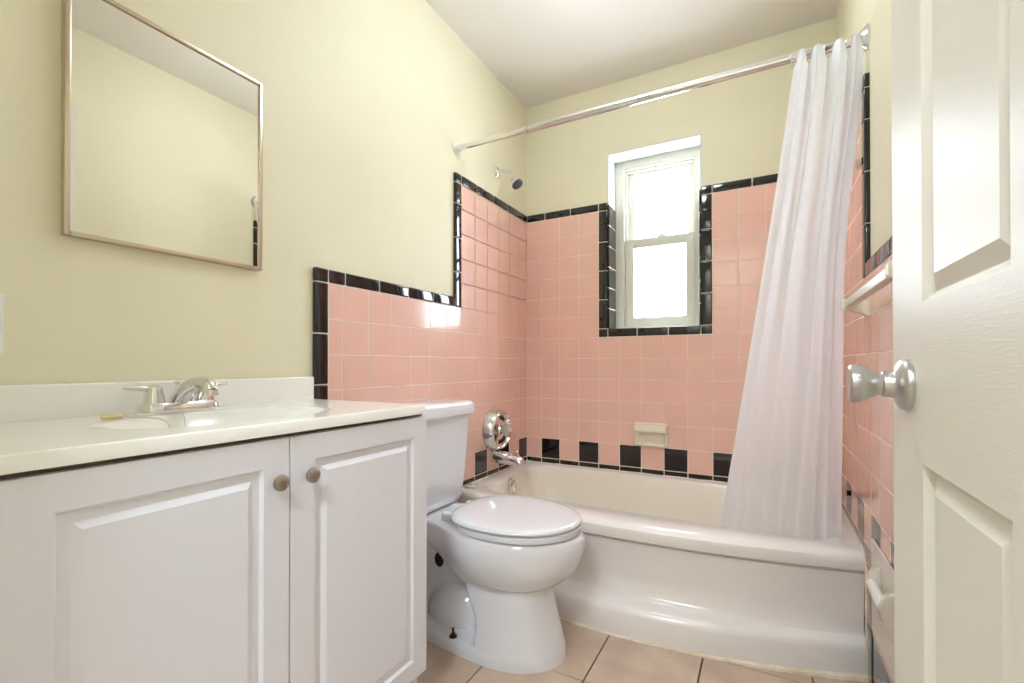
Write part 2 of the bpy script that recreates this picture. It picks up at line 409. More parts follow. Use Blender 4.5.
# ------------------------------------------------------------------ window
def ring_frame(bm, x0, x1, z0, z1, wl_, wr_, wt, wb_, y0, y1, bev=.003):
    add_box(bm, x0, x0+wl_, y0, y1, z0, z1, bev); add_box(bm, x1-wr_, x1, y0, y1, z0, z1, bev)
    add_box(bm, x0+wl_-.001, x1-wr_+.001, y0+.0005, y1, z1-wt, z1, bev); add_box(bm, x0+wl_-.001, x1-wr_+.001, y0+.0005, y1, z0, z0+wb_, bev)
wn = bpy.data.objects.new('window_1', None); COL.objects.link(wn); wn.location = (0.722, 0.15, WZ0); wn['kind'] = 'structure'
bm = bmesh.new(); ring_frame(bm, WX0+.004, WX1-.004, WZ0+.004, WZ1-.004, .050, .042, .050, .022, 0.118, 0.2)
add_box(bm, WX0+.052, WX0+.066, 0.140, 0.2, WZ0+.03, WZ1-.05, .002); add_box(bm, WX1-.056, WX1-.042, 0.140, 0.2, WZ0+.03, WZ1-.05, .002)
add_box(bm, WX0+.05, WX1-.045, 0.134, 0.2, WZ1-.064, WZ1-.053, .002)
obj('window_frame', bm, M['trimw'], wn)
us = bmesh.new(); ring_frame(us, .556, .905, 1.560, 1.984, .037, .033, .030, .045, 0.160, 0.184); us_ = obj('upper_sash', us, M['plastic'], wn)
obj('glass_pane', box(.592, .874, .170, .173, 1.604, 1.955), M['glass'], us_, smooth=None)
ls = bmesh.new(); ring_frame(ls, .549, .905, 1.124, 1.602, .046, .040, .050, .050, 0.128, 0.156); ls_ = obj('lower_sash', ls, M['trimw'], wn)
add = bmesh.new(); add_box(add, .60, .862, .121, .130, 1.163, 1.172, .002); obj('lift_rail', add, M['plastic'], ls_)
obj('glass_pane', box(.594, .866, .140, .143, 1.173, 1.553), M['glass'], ls_, smooth=None)
lk = bmesh.new(); add_box(lk, .72, .765, .132, .150, 1.602, 1.612, .003); lathe(lk, [(.010, 0), (.010, .008), (.006, .011)], (.742, .141, 1.611), 'z', 20); obj('sash_lock', lk, M['plastic'], ls_)

# ------------------------------------------------------------------ bathtub
BT = thing('bathtub', 'white alcove bathtub with a bowed front apron below the pink tile walls', 'bathtub', (W/2, -0.4, 0))
def rrect(x0, x1, y0, y1, r, z, bow=0.0, ns=40, nc=8):
    pts = []
    def corner(cx, cy, a0):
        for k in range(nc+1): a = a0+PI/2*k/nc; pts.append([cx+r*math.cos(a), cy+r*math.sin(a), z])
    def side(p, q):
        for k in range(1, ns): t = k/ns; pts.append([p[0]+(q[0]-p[0])*t, p[1]+(q[1]-p[1])*t, z])
    corner(x0+r, y0+r, PI); side((x0+r, y0), (x1-r, y0)); corner(x1-r, y0+r, 1.5*PI); side((x1, y0+r), (x1, y1-r))
    corner(x1-r, y1-r, 0); side((x1-r, y1), (x0+r, y1)); corner(x0+r, y1-r, PI/2); side((x0, y1-r), (x0, y0+r))
    if bow:
        for p in pts:
            fy = sstep(y0+(y1-y0)*0.5, y0, p[1]); p[1] -= bow*fy*max(0, 1-((p[0]-.745)/.745)**2)
    return [tuple(p) for p in pts]
e = TT+.001
A = lambda yf, bow, z, r=.004: rrect(e, W-e, -yf, -e, r, z, bow)
rings = [A(.722, .140, 0.0), A(.724, .138, .04), A(.721, .136, .075), A(.718, .133, .090), A(.712, .126, .099), A(.702, .115, .104), A(.693, .106, .109), A(.687, .100, .122), A(.683, .092, .18), A(.686, .088, .25), A(.690, .088, .292),
         A(.684, .086, .2965), A(.684, .086, .299), A(.700, .092, .3015), A(.708, .096, .310), A(.710, .097, .33), A(.707, .096, .345), A(.698, .093, .354), A(.685, .090, .3585), A(.672, .086, .3595)]
def I(x0, x1, y0, y1, r, z): return rrect(x0, x1, -y0, -y1, r, z)
rings += [I(.095, W-.055, .662, .052, .13, .3595), I(.101, W-.061, .655, .058, .13, .356), I(.107, W-.068, .648, .063, .13, .345), I(.120, W-.09, .640, .070, .13, .29), I(.15, W-.16, .625, .085, .13, .17),
          I(.175, W-.22, .605, .105, .13, .10), I(.21, W-.27, .57, .14, .12, .07), I(.27, W-.34, .51, .20, .10, .06)]
bm = bmesh.new(); loft(bm, rings, cap1=True)
for f in bm.faces:
    c = f.calc_center_median()
    if c.z < .352 and -.66 < c.y < -.05 and .09 < c.x < W-.05: f.material_index = 1
obj('tub_shell', bm, [M['enamel'], M['tub_inside']], BT, smooth=35)
bm = bmesh.new()
ov = (0.125, -0.40, 0.322); nrm = Vector((1, 0, 0.12)).normalized()
lathe(bm, [(.036, -.004), (.038, .004), (.034, .009), (.028, .008), (.026, .010), (.006, .012), (.005, .012)], ov, nrm, 36)
ovp = obj('overflow_plate', bm, M['chrome'], BT)
bm = bmesh.new(); lathe(bm, [(.004, 0), (.005, .016), (.003, .018)], (ov[0]+.008, ov[1], ov[2]), nrm, 12); obj('trip_lever', bm, M['chrome'], ovp)
bm = bmesh.new(); lathe(bm, [(.035, -.003), (.036, .003), (.028, .005), (.02, .002)], (.34, -.36, .0595), 'z', 30); obj('drain', bm, M['chrome'], BT)
# caulk: floor line, vertical joint, wall joints
bm = bmesh.new(); pts = []; rad = []
for k in range(90):
    x = .02 + (W-.035)*k/89; y = -(.722+.14*max(0, 1-((x-.745)/.745)**2)) - .004 + random.uniform(-.002, .002)
    pts.append((x, y, .002)); rad.append(.0045+.007*sstep(.9, 1.45, x)+random.uniform(-.0015, .0015))
tube(bm, pts, rad, 8); obj('floor_caulk', bm, M['caulk'], BT)
bm = bmesh.new(); tube(bm, [(W-e-.001, -.722+.014*z/.34 - .004, z) for z in [k*.034 for k in range(11)]], [.0030+random.uniform(-.0007, .0007) for _ in range(11)], 8)
tube(bm, [(W-e-.001, -.70-.01, .335), (W-e-.001, -.706, .352), (W-e-.001, -.66, .361), (W-e, -.3, .361), (W-e, -.015, .361)], .0035, 8)
tube(bm, [(e+(W-2*e)*k/30, -e-.001, .361+random.uniform(-.0015, .0015)) for k in range(31)], .0040, 8)
tube(bm, [(e+.001, -.015-(.655)*k/20, .361+random.uniform(-.001, .001)) for k in range(21)], .006, 8)
obj('wall_caulk', bm, M['caulk'], BT)

# plug with its wire lying on the tub's corner
pt = thing('tub_stopper', 'flat pale rubber tub stopper with a wire, lying on the tub ledge behind the toilet', 'stopper', (.05, -.655, .360))
bm = bmesh.new(); lathe(bm, [(.030, 0.0), (.032, .003), (.030, .007), (.012, .009), (.009, .013), (.0075, .022), (.003, .024)], (.050, -.640, .3603), 'z', 28); obj('stopper_disc', bm, M['cream'], pt)
bm = bmesh.new(); tube(bm, smooth_path([(.05, -.64, .382), (.075, -.625, .385), (.10, -.615, .366), (.125, -.61, .362), (.14, -.60, .350)]), .0014, 6); obj('wire', bm, M['bead'], pt)

# ------------------------------------------------------------------ tub valve, spout, shower head
VY = -0.392
TV = thing('tub_faucet', 'large round chrome shower valve plate with a clear knob on the left pink wall', 'faucet', (TT, VY, .583))
VZ = .590
bm = bmesh.new()
lathe(bm, [(.110, 0), (.1115, .004), (.1105, .009), (.102, .032), (.094, .052), (.0895, .056), (.084, .056), (.079, .046), (.077, .038)], (TT, VY, VZ), 'x', 56, cap=False)
obj('escutcheon', bm, M['chrome'], TV)
bm = bmesh.new()
lathe(bm, [(.0785, .034), (.0785, .0395), (.060, .0405), (.024, .0425), (.021, .047), (.019, .056), (.014, .058), (.012, .058)], (TT, VY, VZ), 'x', 48); obj('inner_plate', bm, M['chrome'], TV)
for a0, a1 in ((48, 92), (255, 320), (150, 175)):
    bm = bmesh.new(); n = 14; a = [math.radians(a0+(a1-a0)*k/n) for k in range(n+1)]
    f = lambda x_, r_, t_: (TT+x_, VY+r_*math.cos(t_), VZ+r_*math.sin(t_))
    vi = [bm.verts.new(f(.0422, .050, t)) for t in a]; vo = [bm.verts.new(f(.0412, .070, t)) for t in a]
    for k in range(n): bm.faces.new((vi[k], vi[k+1], vo[k+1], vo[k]))
    bm.normal_update(); bmesh.ops.solidify(bm, geom=bm.faces[:], thickness=.0012)
    obj('plate_reflection', bm, M['plain_black'], TV)  # dark crescents painted on as reflections in the polished plate
bm = bmesh.new(); n = 10
prof = [(.012, .056), (.026, .062), (.032, .072), (.032, .090), (.026, .098), (.008, .100)]
for i_, (r, h) in enumerate(prof): pass
lathe(bm, prof, (TT, VY, VZ), 'x', 10); obj('valve_knob', bm, M['acrylic'], TV, smooth=20)
bm = bmesh.new(); lathe(bm, [(.008, .05), (.008, .102), (.006, .104)], (TT, VY, VZ), 'x', 20); obj('knob_screw', bm, M['chrome'], TV)
SP = thing('tub_spout', 'chrome tub spout with a diverter pin below the round valve plate', 'spout', (TT, VY, .44))
bm = bmesh.new()
sp0 = smooth_path([(TT-.002, VY, .455), (.04, VY, .454), (.09, VY, .451), (.130, VY, .447), (.158, VY, .438), (.168, VY, .422)], 6)
tube(bm, sp0, [.0330-.0055*(k/(len(sp0)-1)) for k in range(len(sp0))], 24)
obj('spout_body', bm, M['chrome'], SP)
bm = bmesh.new(); lathe(bm, [(.0045, 0), (.0045, .020), (.009, .023), (.010, .028), (.008, .032)], (.148, VY, .458), 'z', 16); obj('diverter_pin', bm, M['chrome'], SP)
SH = thing('wall_shower', 'small chrome shower head on a bent arm above the pink tiles', 'shower head', (0, -.335, 1.92))
bm = bmesh.new(); lathe(bm, [(.030, 0.0), (.030, .003), (.024, .009), (.012, .012)], (.0, -.335, 1.916), 'x', 30); obj('flange', bm, M['chrome'], SH)
bm = bmesh.new(); arm = smooth_path([(.004, -.335, 1.916), (.035, -.335, 1.920), (.058, -.335, 1.912), (.078, -.335, 1.890), (.092, -.335, 1.872)], 6); tube(bm, arm, .0095, 14); obj('arm', bm, M['chrome'], SH)
hd = Vector((.62, -.10, -.78)).normalized()
bm = bmesh.new(); lathe(bm, [(.011, -.004), (.013, .004), (.013, .014), (.016, .018), (.026, .036), (.031, .048), (.031, .054)], (.090, -.335, 1.874), hd, 30); obj('shower_head', bm, M['chrome'], SH)
bm = bmesh.new(); lathe(bm, [(.0285, .0535), (.028, .058), (.020, .061), (.004, .062)], (.090, -.335, 1.874), hd, 30); obj('spray_face', bm, M['darkrub'], SH)

# ------------------------------------------------------------------ curtain rod, curtain, hooks
RY, RZ = -0.70, 1.893
RD = thing('shower_rod', 'long chrome shower curtain rod spanning wall to wall over the tub', 'curtain rod', (0, RY, RZ))
bm = bmesh.new(); tube(bm, [(.004, RY, RZ), (.36, RY, RZ)], .0125, 24); tube(bm, [(.355, RY, RZ), (.365, RY, RZ)], .0145, 24); tube(bm, [(.36, RY, RZ), (W-.004, RY, RZ)], .0145, 24); obj('rod', bm, M['chrome'], RD)
bm = bmesh.new(); lathe(bm, [(.026, 0), (.027, .004), (.021, .016), (.017, .030), (.0135, .031)], (0, RY, RZ), 'x', 30); obj('end_flange', bm, M['plastic'], RD)
bm = bmesh.new(); lathe(bm, [(.036, 0), (.037, .005), (.030, .010), (.022, .022), (.018, .040), (.015, .041)], (W, RY, RZ), '-x', 36); obj('end_flange', bm, M['chrome'], RD)

NS, NT = 260, 70
XT0, XT1, XB0, XB1 = 1.300, 1.490, 1.052, 1.447
NF = 4.0
def curtain_pt(s, t):
    """s across, t from the rod (0) down (1)"""
    ZTOP, ZBOT = 1.866, 0.235
    xl = XT0+(XB0-XT0)*(0.55*t+0.45*t**1.2); xr = XT1+(XB1-XT1)*sstep(0, .42, t)
    ss = s + 0.028*math.sin(2*PI*s*1.7+1.0)
    x = xl+(xr-xl)*ss
    yb = RY + 0.018 + 0.112*t**1.2
    amp = 0.014+0.010*t
    ph = 2*PI*NF*s
    front = 0.5-0.5*math.cos(ph)                              # 1 on a lobe that bulges towards the room
    fold = -math.cos(ph)
    damp = 1-0.85*sstep(0.15, 0.75, t)*sstep(.62, .30, s)     # the left folds open out flat towards the hem
    top = sstep(.06, 0, t)
    y = yb - amp*(1+fold)*damp + 0.008*math.sin(3*t+6*s)*t
    fp = math.sqrt(max(0.0, front)); hd_ = sstep(.12, 0, t)
    y = y*(1-hd_) + hd_*(RY + .006 - .040*fp**.35)
    x += 0.006*math.sin(ph)*(1-t)
    z = ZTOP + (ZBOT-ZTOP)*t + top*(.038*math.sqrt(sstep(.20, .62, fp)) - .008)
    return (x, y, z)
bm = bmesh.new()
g = [[bm.verts.new(curtain_pt(i/NS, j/NT)) for i in range(NS+1)] for j in range(NT+1)]
for j in range(NT):
    for i in range(NS): bm.faces.new((g[j][i], g[j][i+1], g[j+1][i+1], g[j+1][i]))
CU = obj('shower_curtain', bm, M['curtain'], smooth=180)
tag(CU, 'white translucent shower curtain bunched to the right end of the rod', 'curtain')
def hook_mesh():
    bm = bmesh.new(); pts = []
    for k in range(0, 19): a = math.radians(-60+300*k/18); pts.append((0, .0185*math.cos(a), .0185*math.sin(a)))
    pts += [(0, -.006, -.024), (0, .000, -.034), (0, .004, -.038)]
    tube(bm, pts, .0016, 8)
    for k in range(4): lathe(bm, [(.001, 0), (.003, .001), (.003, .004), (.001, .005)], (0, .0185*math.cos(.6+.6*k), .0185*math.sin(.6+.6*k)), 'y', 8)
    me = bpy.data.meshes.new('curtain_hook'); bm.to_mesh(me); bm.free(); me.materials.append(M['chrome'])
    for p in me.polygons: p.use_smooth = True
    return me
hm = hook_mesh()
for k in range(9):
    s = min(.985, max(.01, k/8)); x, y, z = curtain_pt(s, 0.02)
    h = bpy.data.objects.new('curtain_hook', hm); COL.objects.link(h); h.location = (max(1.295, x-.004), RY, RZ-.003); h.rotation_euler = (0, 0, random.uniform(-.35, .35))
    tag(h, 'small metal ring hook around the chrome rod at the top edge of the curtain', 'hook', 'curtain hooks on the shower rod')

# ------------------------------------------------------------------ soap dish on the back wall
SD = thing('soap_dish', 'cream ceramic soap dish set in the pink tiles above the tub', 'soap dish', (.72, -TT, .565))
x0, x1, z0, z1 = .632, .802, .500, .624
bm = bmesh.new()
def rect(x0, x1, z0, z1, y): return [(x0, y, z0), (x1, y, z0), (x1, y, z1), (x0, y, z1)]
yb = -TT+.001
loft(bm, [rect(x0, x1, z0, z1, yb), rect(x0, x1, z0, z1, yb-.006), rect(x0+.006, x1-.006, z0+.006, z1-.004, yb-.018), rect(x0+.014, x1-.014, z0+.016, z1-.040, yb-.018), rect(x0+.022, x1-.022, z0+.026, z1-.044, yb-.002)], cap0=True, cap1=True)
bevel_all(bm, .0025, 2)
obj('dish_body', bm, M['cream'], SD)
bm = box(x0+.004, x1-.004, yb-.040, yb-.012, z1-.040, z1-.006, .006, 3)
for v in bm.verts:
    if v.co.y < yb-.03: v.co.z -= .007; v.co.x += (.72-v.co.x)*.04
obj('top_ledge', bm, M['cream'], SD)
bm = box(x0+.012, x1-.012, yb-.036, yb-.012, z0+.008, z0+.024, .006, 3); obj('tray_lip', bm, M['cream'], SD)

# ------------------------------------------------------------------ toilet
TY = -1.066
TO = thing('toilet', 'white two-piece toilet with closed lid between the vanity and the tub', 'toilet', (.35, TY, 0))
def interp(tab, z):
    if z <= tab[0][0]: return tab[0][1:]
    for a, b in zip(tab, tab[1:]):
        if z <= b[0]:
            t = (z-a[0])/(b[0]-a[0]); t = t*t*(3-2*t) if False else t
            return tuple(p+(q-p)*t for p, q in zip(a[1:], b[1:]))
    return tab[-1][1:]
# z: xb, wr, wm, xm, xf
TB = [(0.0, .085, .112, .146, .47, .672), (.030, .085, .112, .145, .47, .669), (.040, .09, .108, .141, .48, .665), (.10, .10, .10, .128, .49, .648), (.16, .10, .10, .116, .50, .634), (.205, .09, .10, .110, .49, .628), (.222, .08, .10, .112, .48, .630),
      (.232, .075, .10, .127, .475, .650), (.245, .07, .10, .143, .47, .670), (.265, .06, .10, .159, .465, .692), (.29, .05, .10, .172, .46, .710), (.315, .03, .105, .181, .455, .722), (.34, .02, .11, .186, .45, .729), (.365, .015, .112, .187, .45, .731), (.380, .015, .112, .184, .45, .728), (.388, .015, .112, .180, .45, .722), (.393, .018, .108, .174, .45, .714)]
def body_ring(z):
    xb, wr, wm, xm, xf = interp(TB, z); pts = []
    N1, N2 = 60, 22
    def half(x):
        if x >= xm: wv = wm*math.sqrt(max(0, 1-((x-xm)/(xf-xm))**2))
        else: wv = wr+(wm-wr)*sstep(.20, xm, x) if z > .23 else wr+(wm-wr)*sstep(xb, xm, x)
        if .036 < z < .372:
            edge = .418 - .045*sstep(.10, .20, z) - .20*sstep(.20, .37, z)
            f = sstep(edge-.045, edge+.012, x)
            rec = .032
            # trapway swelling low in the recess
            d = ((x-.285)/.120)**2 + ((z-.045)/.115)**2
            rec = rec + .058*max(0, 1-d)**.7 if d < 1 else rec
            depth = sstep(.036, .046, z)*sstep(.372, .345, z)
            wv = wv + (min(wv, rec)-wv)*(1-f)*depth
        return wv
    xs = [xb+(xm-xb)*k/N1 for k in range(N1)] + [xm+(xf-xm)*math.sin(PI/2*k/N2) for k in range(N2+1)]
    up = [(x, TY-half(x), z) for x in xs]; dn = [(x, TY+half(x), z) for x in reversed(xs[:-1])]
    return up+dn
zs = [0, .006, .02, .034, .037, .040, .043, .046, .05, .06, .07, .08, .09, .10, .11, .12, .13, .14, .15, .16, .17, .18, .19, .20, .21, .218, .222, .226, .230, .235, .24, .25, .26, .27, .28, .29, .30, .31, .32, .327, .334, .341, .348, .355, .362, .368, .374, .380, .384, .388, .391, .393]
bm = bmesh.new(); loft(bm, [body_ring(z) for z in zs], cap0=True, cap1=True); body = obj('bowl', bm, M['porcelain'], TO, smooth=50)
bm = bmesh.new(); lathe(bm, [(.019, -.01), (.019, .003), (.015, .005)], (.212, TY-.031, .232), '-y', 28, sy=1.35); obj('outlet_plug', bm, M['plain_black'], TO)
bm = bmesh.new(); lathe(bm, [(.013, 0), (.0125, .003), (.006, .005)], (.335, TY-.120, .041), 'z', 18); lathe(bm, [(.0035, 0), (.0035, .026), (.003, .028)], (.335, TY-.120, .041), 'z', 10); lathe(bm, [(.008, .004), (.008, .010)], (.335, TY-.120, .041), 'z', 6); obj('floor_bolt', bm, M['brass'], TO)
def egg(xb, xf, wm, z, grow=0.0, n=72, bw=.62):
    xm = xb+(xf-xb)*.46; pts = []
    for k in range(n):
        a = 2*PI*k/n; c, s = math.cos(a), math.sin(a)
        if c >= 0: x = xm+(xf-xm+grow)*c; y = (wm+grow)*s
        else:
            p = 2.6; x = xm-(xm-xb+grow)*abs(c)**(2/p); y = (wm+grow)*(abs(s)**(2/p))*(1 if s > 0 else -1)
        pts.append((x, TY+y, z))
    return pts
bm = bmesh.new(); X0S, X1S = .298, .718
loft(bm, [egg(X0S+.02, X1S, .178, .3965, -.006), egg(X0S+.02, X1S, .178, .3985, 0), egg(X0S+.02, X1S, .178, .4125, 0), egg(X0S+.02, X1S, .178, .4155, -.004)], cap0=True, cap1=True); obj('seat', bm, M['porcelain'], TO)
bm = bmesh.new()
lr = [egg(X0S, X1S, .182, .419, -.008), egg(X0S, X1S, .182, .4205, -.002), egg(X0S, X1S, .182, .426, .001), egg(X0S, X1S, .182, .432, -.002)]
for gq, zz in ((-.008, .4350), (-.022, .4375), (-.05, .4390), (-.09, .4400), (-.14, .4404)): lr.append(egg(X0S, X1S, .182, zz, gq))
loft(bm, lr, cap0=True, cap1=True); obj('seat_lid', bm, M['porcelain'], TO, smooth=45)
for s in (-1, 1):
    bm = box(.258, .298, TY+s*.072-.013, TY+s*.072+.013, .3932, .418, .005, 3); obj('hinge', bm, M['plastic'], TO)
# tank
bm = bmesh.new()
def trect(x0, x1, h, z, r, cy=0.0):
    return [(p[0], p[1], z) for p in rrect(x0, x1, TY+cy-h, TY+cy+h, r, z, 0, 6, 6)]
loft(bm, [trect(.05, .165, .130, .3935, .03), trect(.035, .187, .145, .400, .035), trect(.03, .195, .153, .415, .035), trect(.022, .20, .168, .50, .035), trect(.017, .206, .178, .62, .035), trect(.014, .212, .183, .7285, .035)], cap0=True, cap1=True)
obj('tank', bm, M['porcelain'], TO)
bm = bmesh.new()
loft(bm, [trect(.013, .216, .188, .7275, .03), trect(.011, .222, .198, .7295, .03), trect(.011, .224, .200, .738, .03), trect(.011, .220, .196, .767, .03), trect(.013, .216, .192, .774, .03), trect(.02, .207, .183, .778, .028)], cap0=True, cap1=True)
obj('tank_lid', bm, M['porcelain'], TO)

# ------------------------------------------------------------------ vanity cabinet
VY0, VY1 = -2.236, -1.452
VX = .4225
VC = thing('vanity_cabinet', 'white two-door bathroom vanity cabinet under the sink counter', 'cabinet', (.22, -1.88, 0))
bm = bmesh.new()
add_box(bm, .004, VX-.013, VY1-.016, VY1, 0.0, .7915); add_box(bm, .004, VX-.013, VY0, VY0+.016, 0.0, .7915)
add_box(bm, .004, .012, VY0+.016, VY1-.016, .10, .7915); add_box(bm, .012, VX-.02, VY0+.016, VY1-.016, .10, .115)
obj('carcass', bm, M['cab'], VC)
bm = bmesh.new(); add_box(bm, VX-.018, VX, VY0+.0165, VY1-.0165, .10, .155); add_box(bm, VX-.018, VX, VY0+.0165, VY0+.04, .155, .72); add_box(bm, VX-.018, VX, VY1-.04, VY1-.0165, .155, .72); add_box(bm, VX-.018, VX, -1.868, -1.838, .155, .72); add_box(bm, VX-.018, VX, VY0+.0165, VY1-.0165, .72, .776); obj('face_frame', bm, M['cab'], VC)
bm = box(VX-.012, VX+.006, VY0+.004, VY1-.004, .7765, .7915); obj('top_rail', bm, M['cab_dark'], VC)  # coloured dark: the shade of the gap above the doors is painted in
bm = box(.30, .37, VY0+.017, VY1-.017, 0, .0995); obj('toe_kick', bm, M['cab'], VC)
ZD0, ZD1 = .122, .784; GAPY = -1.852
def vdoor(ya, yb, knob_y):
    bm = panel_slab(ya, yb, ZD0, ZD1, .018, [(ya+.054, yb-.050, ZD0+.048, ZD1-.050)], .0065, .007, .019, .014, .0060, lambda u, v, n: (VX+.0195+n, u, v))
    sharp = [e_ for e_ in bm.edges if all(abs(v.co.x-(VX+.0195)) < 1e-5 for v in e_.verts) and (all(abs(v.co.y-ya) < 1e-5 for v in e_.verts) or all(abs(v.co.y-yb) < 1e-5 for v in e_.verts) or all(abs(v.co.z-ZD0) < 1e-5 for v in e_.verts) or all(abs(v.co.z-ZD1) < 1e-5 for v in e_.verts))]
    bevel_all(bm, .003, 2, sharp)
    d = obj('door', bm, M['cab'], VC, smooth=6)
    bm = bmesh.new(); lathe(bm, [(.006, 0), (.0055, .006), (.008, .009), (.0140, .011), (.0150, .014), (.0140, .018), (.010, .0205), (.003, .0215)], (VX+.0192, knob_y, .706), 'x', 32); obj('knob', bm, M['knobm'], d)
vdoor(VY0+.002, GAPY-.0015, -1.879); vdoor(GAPY+.0015, VY1-.001, -1.812)

# countertop with the integral oval basin
CX0, CX1, CY0, CY1, CT, CB = .003, .450, -2.25, -1.466, .815, .7925
CO = thing('sink_countertop', 'glossy white sink countertop with an oval basin and low backsplash', 'countertop', (.24, -1.88, CB))
bm = bmesh.new(); NX, NY = 70, 120; SXC, SYC, SRX, SRY = .262, -1.858, .135, .215
def ctz(x, y):
    r = math.sqrt(((x-SXC)/SRX)**2+((y-SYC)/SRY)**2); z = CT
    if r < 1.0: z -= .002*sstep(1.0, .975, r) + .115*sstep(1.0, .25, r)
    ed = min(CX1-x, CY1-y, y-CY0); z -= .002*(max(0, 1-ed/.003))**2
    return z
def axis_pts(a, b, n): return [a+(b-a)*k/n for k in range(n+1)]
xs = axis_pts(CX0, CX1-.008, NX)+[CX1-.005, CX1-.0025, CX1-.001, CX1]; ys = [CY0, CY0+.001, CY0+.0025, CY0+.005]+axis_pts(CY0+.008, CY1-.008, NY)+[CY1-.005, CY1-.0025, CY1-.001, CY1]
g = [[bm.verts.new((x, y, ctz(x, y))) for y in ys] for x in xs]
for i in range(len(xs)-1):
    for j in range(len(ys)-1): bm.faces.new((g[i][j], g[i+1][j], g[i+1][j+1], g[i][j+1]))
be = [e_ for e_ in bm.edges if len(e_.link_faces) == 1]
r = bmesh.ops.extrude_edge_only(bm, edges=be)
nv = [v for v in r['geom'] if isinstance(v, bmesh.types.BMVert)]
for v in nv: v.co.z = CB
r = bmesh.ops.extrude_edge_only(bm, edges=[e_ for e_ in r['geom'] if isinstance(e_, bmesh.types.BMEdge) and all(abs(v.co.z-CB) < 1e-6 for v in e_.verts)])
for v in r['geom']:
    if isinstance(v, bmesh.types.BMVert): v.co.x = .22+(v.co.x-.22)*.93; v.co.y = -1.858+(v.co.y+1.858)*.95
obj('countertop_slab', bm, M['counter'], CO, smooth=50)
bm = box(.003, .022, CY0, CY1, CT-.002, .882, .004, 3); obj('backsplash', bm, M['counter'], CO)
bm = bmesh.new(); lathe(bm, [(.022, 0), (.024, .003), (.018, .004), (.012, .001)], (SXC, SYC, .698), 'z', 28); obj('drain', bm, M['chrome'], CO)
bm = bmesh.new(); tube(bm, [(SXC, SYC, .694), (SXC, SYC, .56), (SXC-.1, SYC, .52), (.02, SYC, .52)], .016, 12); obj('drain_pipe', bm, M['chrome'], CO)

# faucet
FXc, FY_ = .080, -1.862
FA = thing('sink_faucet', 'chrome two-handle sink faucet at the back of the vanity counter', 'faucet', (FXc, FY_, CT))
bm = bmesh.new()
def oblong(rx, ry, z):   # stadium outline along y
    pts = []
    for k in range(40):
        a = 2*PI*k/40; c, s = math.cos(a), math.sin(a); pts.append((FXc+rx*c, FY_+(ry-rx)*(1 if s > 0 else -1)*min(1, abs(s)*4)+rx*s, z))
    return pts
loft(bm, [oblong(.027, .080, CT), oblong(.028, .081, CT+.004), oblong(.026, .079, CT+.016), oblong(.021, .074, CT+.022)], cap0=True, cap1=True); obj('base_plate', bm, M['chrome'], FA)
for s in (-1, 1):
    hy = FY_+s*.051
    bm = bmesh.new(); lathe(bm, [(.021, .018), (.019, .030), (.0175, .046), (.0155, .056), (.010, .060), (.003, .061)], (FXc, hy, CT), 'z', 26); hh = obj('handle', bm, M['chrome'], FA)
    bm = bmesh.new(); tube(bm, [(FXc, hy+s*.006, CT+.052), (FXc, hy+s*.025, CT+.055), (FXc-.002, hy+s*.052, CT+.057)], [.0065, .0060, .0045], 12); obj('lever', bm, M['chrome'], hh)
bm = bmesh.new()
sp_ = smooth_path([(FXc-.004, FY_, CT+.015), (FXc+.012, FY_, CT+.036), (FXc+.045, FY_, CT+.056), (FXc+.080, FY_, CT+.064), (FXc+.110, FY_, CT+.061), (FXc+.120, FY_, CT+.048)], 6)
tube(bm, sp_, [.022-.008*min(1, k/18) for k in range(len(sp_))], 20)
obj('spout', bm, M['chrome'], FA)
bm = bmesh.new(); lathe(bm, [(.0125, 0), (.0130, .004), (.0130, .012), (.010, .013)], (FXc+.1205, FY_, CT+.052), '-z', 22); obj('aerator', bm, M['chrome'], FA)
bm = bmesh.new(); tube(bm, [(FXc-.016, FY_, CT+.02), (FXc-.016, FY_, CT+.060)], .0022, 8); lathe(bm, [(.002, 0), (.0055, .002), (.0055, .007), (.002, .009)], (FXc-.016, FY_, CT+.058), 'z', 14); obj('lift_rod', bm, M['chrome'], FA)

# sink stopper lying on the counter, its bead chain looping into the basin and up to the faucet
SS = thing('sink_stopper', 'tan rubber sink stopper with a bead chain lying left of the sink faucet', 'stopper', (.125, -1.975, CT))
bm = bmesh.new(); lathe(bm, [(.0035, -.018), (.0050, -.016), (.0050, .010), (.0035, .014)], (.128, -2.001, CT+.0055), (.45, 1, 0), 18); obj('stopper_plug', bm, M['tanrub'], SS)
bm = bmesh.new()
for (a, b_, c, rr_) in ((.085, -1.985, 0, .006), (.088, -1.975, .004, .004), (.080, -1.992, .002, .004)): lathe(bm, [(.002, 0), (rr_, .001), (rr_*.9, .003), (.002, .004)], (a, b_, CT), 'z', 12)
obj('wax_residue', bm, M['tanrub'], SS)
ch = smooth_path([(.134, -1.987, CT+.0055), (.150, -1.978, CT+.003), (.172, -1.972, CT+.0028), (.200, -1.965, CT+.0025), (.225, -1.957, CT-.003), (.235, -1.945, CT-.030), (.225, -1.925, CT-.040), (.200, -1.910, CT-.030), (.165, -1.895, CT-.008), (.125, -1.880, CT+.008), (.095, -1.872, CT+.030), (.078, -1.869, CT+.044)], 12)
bm = bmesh.new(); acc = 0; last = ch[0]
for p in ch:
    acc += (p-last).length; last = p
    if acc >= .0042:
        acc = 0; m4 = Matrix.Translation(p); bmesh.ops.create_icosphere(bm, subdivisions=1, radius=.0016, matrix=m4)
tube(bm, ch, .0005, 5); obj('bead_chain', bm, M['bead'], SS)

